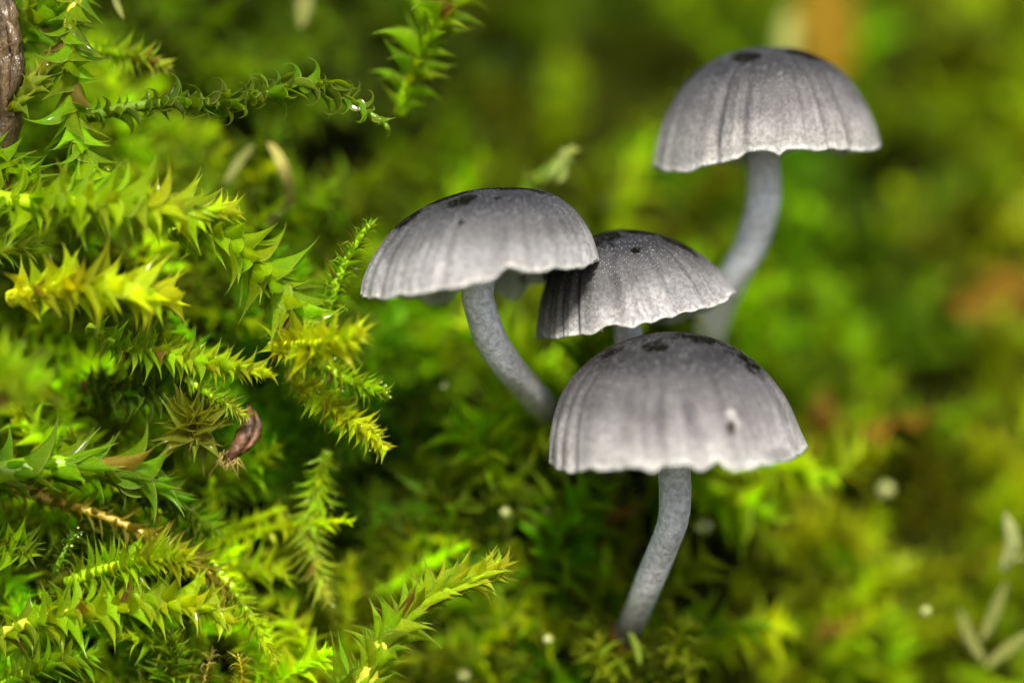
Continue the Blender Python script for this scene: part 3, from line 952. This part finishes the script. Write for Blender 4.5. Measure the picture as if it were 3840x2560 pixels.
tw = rough_tube('twig', 'wet brown twig with dark bark at the upper left edge', 'twig',
                [(-90, -120, .04), (-10, 40, .03), (25, 180, .04), (28, 330, .06), (10, 480, .1), (-60, 700, .15)], [.08, .075, .06, .065, .07, .06], M_TWIG, seg=18, bumpy=.07)
for pts in ([(40, 150), (66, 205), (60, 300), (30, 380)], [(10, 60), (46, 120), (62, 190), (70, 260)]):
    q, _ = catmull([P(x_, y_, -.02) for x_, y_ in pts], 20)
    v, f, uv = tube(q, np.interp(np.linspace(0, 1, 20), [0, .5, 1], [.008, .03, .006]), 8, .12)
    mesh_obj('bark_flake', v, f, M_TWIG, tw, uv, origin=np.array(tw.location))

# reddish brown husk with a fringe of hairs
hb = P(905, 1540, .14)
hk = thing('seed_husk', 'reddish brown husk with a hairy lower end between the moss shoots', 'husk', hb)
path, _ = catmull([P(930, 1520, .14), P(935, 1590, .1), P(905, 1660, .07), P(850, 1730, .06)], 24)
v, f, uv = tube(path, np.interp(np.linspace(0, 1, 24), [0, .2, .5, .8, 1], [.008, .022, .034, .026, .006]), 16, .16)
mesh_obj('body', v, f, M_BROWN, hk, uv, origin=hb)
path, _ = catmull([P(955, 1540, .1), P(968, 1600, .07), P(945, 1660, .04), P(905, 1700, .04)], 16)
v, f, uv = tube(path, np.interp(np.linspace(0, 1, 16), [0, .5, 1], [.004, .02, .004]), 10, .16)
mesh_obj('scale', v, f, M_BROWN, hk, uv, origin=hb)
HV, HF = [], []
for i in range(34):
    a = P(850 + random.uniform(-30, 45), 1722 - random.uniform(-10, 40), .06)
    dr = X * random.uniform(-1, .9) + U * random.uniform(-1.2, -.1) - F * random.uniform(-.3, .5)
    b = a + dr * random.uniform(.03, .065)
    pth = np.linspace(a, b, 4) + np.array([0, 0, -.004]) * np.array([0, .5, 1.2, 2])[:, None]
    v, f, _u = tube(pth, [.0018, .0015, .001, .0004], 4, 0, False)
    HF += [[x_ + len(HV) for x_ in q] for q in f]; HV += list(v)
h = mesh_obj('hairs', np.array(HV), HF, M_STRAW, hk, origin=hb); h.color = (.55, .38, .14, 1); h['kind'] = 'stuff'


def blade(label, pts, wd, color, fold=.3, cat='dead leaf', name='straw_blade', group='pale dead blades in the moss', m=None):
    path, _ = catmull([P(*p) for p in pts], 24)
    T, N, B = frames(path)
    base = path[0]
    s = np.linspace(0, 1, 24)
    wv = wd * np.sin(np.clip(s * .92 + .08, 0, 1) * math.pi) ** .7 + .001
    vv, f, uv = [], [], []
    side = X * .9 + U * .3
    for i in range(24):
        sd = side - T[i] * side.dot(T[i]); sd /= np.linalg.norm(sd)
        nn = np.cross(T[i], sd)
        for j, e in enumerate(np.linspace(-1, 1, 5)):
            vv.append(path[i] + sd * e * wv[i] + nn * abs(e) * fold * wv[i] * (1 + .3 * math.sin(i)))
            uv.append((j / 4, s[i]))
    nF = len(vv)
    top = [v_ for v_ in vv]
    f = [[i * 5 + j, i * 5 + j + 1, (i + 1) * 5 + j + 1, (i + 1) * 5 + j] for i in range(23) for j in range(4)]
    o = mesh_obj(name, np.array(top), f, m or M_STRAW, None, uv, origin=base)
    md = o.modifiers.new('thickness', 'SOLIDIFY'); md.thickness = .006
    o.location = Vector(base); o.color = tuple(color) + (1,)
    o['label'] = label; o['category'] = cat; o['group'] = group
    return o


ST = (.17, .19, .045)
blade('short pale dead blade slanting down to the left above the dark hollow', [(950, 550, .6), (900, 610, .56), (840, 700, .52)], .020, ST)
blade('bent pale blade standing over the dark hollow, right of the short one', [(1010, 540, .55), (1045, 590, .5), (1075, 660, .5), (1095, 770, .6)], .022, (.38, .35, .09))
blade('dull straw blade hanging below the bent pale one', [(1090, 720, .62), (1060, 780, .62), (1000, 850, .62)], .02, ST)
blade('pale stalk entering from the top edge', [(1150, -80, .9), (1140, 30, .9), (1125, 110, .9)], .035, ST)
blade('thin pale stalk at the top edge left of the wider one', [(420, -40, .3), (440, 20, .28), (465, 75, .26)], .012, ST)
blade('pale pointed leaf rising at the lower right', [(3690, 2480, .8), (3640, 2400, .8), (3610, 2320, .8), (3600, 2280, .8)], .024, ST)
blade('pale leaf at the lower right reaching up to the right', [(3680, 2400, .8), (3720, 2320, .8), (3755, 2230, .8), (3775, 2180, .8)], .024, ST)
blade('pale leaf at the lower right lying low towards the edge', [(3700, 2500, .8), (3760, 2450, .8), (3830, 2400, .8), (3880, 2360, .8)], .024, ST)
blade('narrow pale blade near the right edge above the pale leaves', [(3760, 2140, .7), (3800, 2040, .68), (3770, 1920, .7)], .032, (.22, .25, .08))
blade('pale blade tip behind the tall domed mushroom stem base', [(2400, 2490, .42), (2385, 2420, .4), (2350, 2350, .4)], .014, (.2, .28, .03))
blade('soft pale bud standing behind the top of the back mushroom', [(2950, 260, 2.7), (2955, 150, 2.7), (2965, 30, 2.7)], .05, (.3, .32, .08))

# scraps of brown leaf litter in the blur
lit = [('large orange brown leaf scrap at the right behind the front mushroom', [(3050, 1680, 1.75), (3200, 1600, 1.7), (3500, 1540, 1.85)], .22),
       ('rust brown leaf scrap at the right edge', [(3600, 1080, 2.7), (3780, 1180, 2.6), (4000, 1230, 2.7)], .19),
       ('tall dark amber leaf strip behind the back mushroom', [(3080, -100, 3.3), (3100, 120, 3.3), (3140, 330, 3.3)], .14),
       ('brown scrap under the moss at the bottom right', [(3060, 2440, 1.35), (3140, 2370, 1.3), (3220, 2290, 1.35)], .06),
       ('brown rootlet crossing behind the front mushroom stem', [(2120, 2010, .8), (2250, 1960, .75), (2420, 1880, .75)], .03),
       ('dark brown scrap at the foot of the front mushroom', [(2330, 2490, .5), (2320, 2400, .48), (2290, 2330, .5)], .045)]
for lb, pts, wd in lit:
    amber = lb.startswith('tall')
    blade(lb, pts, wd, (.20, .12, .002), .5, 'leaf litter', 'leaf_scrap', 'brown leaf scraps in the moss', M_STRAW if amber else M_LITTER)


def sphere(r, n=10, m=14):
    v = [(0, 0, r)]
    for i in range(1, n):
        for j in range(m):
            a, b = math.pi * i / n, 2 * math.pi * j / m
            v.append((r * math.sin(a) * math.cos(b), r * math.sin(a) * math.sin(b), r * math.cos(a) * .85))
    v.append((0, 0, -r * .85))
    f = [[0, 1 + j, 1 + (j + 1) % m] for j in range(m)]
    for i in range(n - 2):
        for j in range(m):
            f.append([1 + i * m + j, 1 + (i + 1) * m + j, 1 + (i + 1) * m + (j + 1) % m, 1 + i * m + (j + 1) % m])
    l = len(v) - 1
    f += [[l, l - m + (j + 1) % m, l - m + j] for j in range(m)]
    return np.array(v), f


drops = [('large water drop glinting right of the front mushroom stem', 2640, 1975, .62, .034),
         ('glinting drop on the moss left of the front stem base', 2055, 2395, .40, .022),
         ('glinting drop on the moss right of the front cap rim', 3322, 1835, 1.1, .034),
         ('small yellow glinting drop in the lower right moss', 3472, 2288, .62, .022),
         ('white glinting drop under the bend of the flat mushroom stem', 1668, 1443, .42, .022),
         ('large soft drop at the bottom edge left of the mushroom stem', 1740, 2530, .5, .028),
         ('glinting drop low on the bank above the foreground shoot tip', 1895, 1920, .5, .022),
         ('faint drop near the right edge among pale leaves', 3810, 2090, .8, .022)]
sv, sf = sphere(1.0)
dm = None
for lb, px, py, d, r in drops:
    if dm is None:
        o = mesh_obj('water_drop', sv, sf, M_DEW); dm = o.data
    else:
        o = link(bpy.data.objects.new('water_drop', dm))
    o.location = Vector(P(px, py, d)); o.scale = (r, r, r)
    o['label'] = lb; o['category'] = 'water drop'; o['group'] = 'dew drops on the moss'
# the fine dew nobody could count, sitting on leaf tips
gv, gf = sphere(1.0, 5, 7)
DV, DF = [], []


def dew(px, py, d, r):
    q = P(px, py, d)
    DF.extend([[a + len(DV) for a in f] for f in gf]); DV.extend(list(gv * r + q))


def dewp(q, r):
    DF.extend([[a + len(DV) for a in f] for f in gf]); DV.extend(list(gv * r + q))


wet = [q for l, q in TIPS if 'wet' in l]
soft = [q for l, q in TIPS if l.startswith('soft hanging')]
rest = [q for l, q in TIPS]
for q in random.sample(wet, 34): dewp(q, random.uniform(.003, .0075))
for q in random.sample(soft, 16): dewp(q, random.uniform(.003, .007))
for q in random.sample(rest, 60): dewp(q, random.uniform(.0018, .0035))
for pts, *_ in random.sample(back, 150): dewp(pts[2], random.uniform(.007, .018))
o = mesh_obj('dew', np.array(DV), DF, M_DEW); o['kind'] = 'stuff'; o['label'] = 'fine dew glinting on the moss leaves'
print('LEAVES', NLEAF)
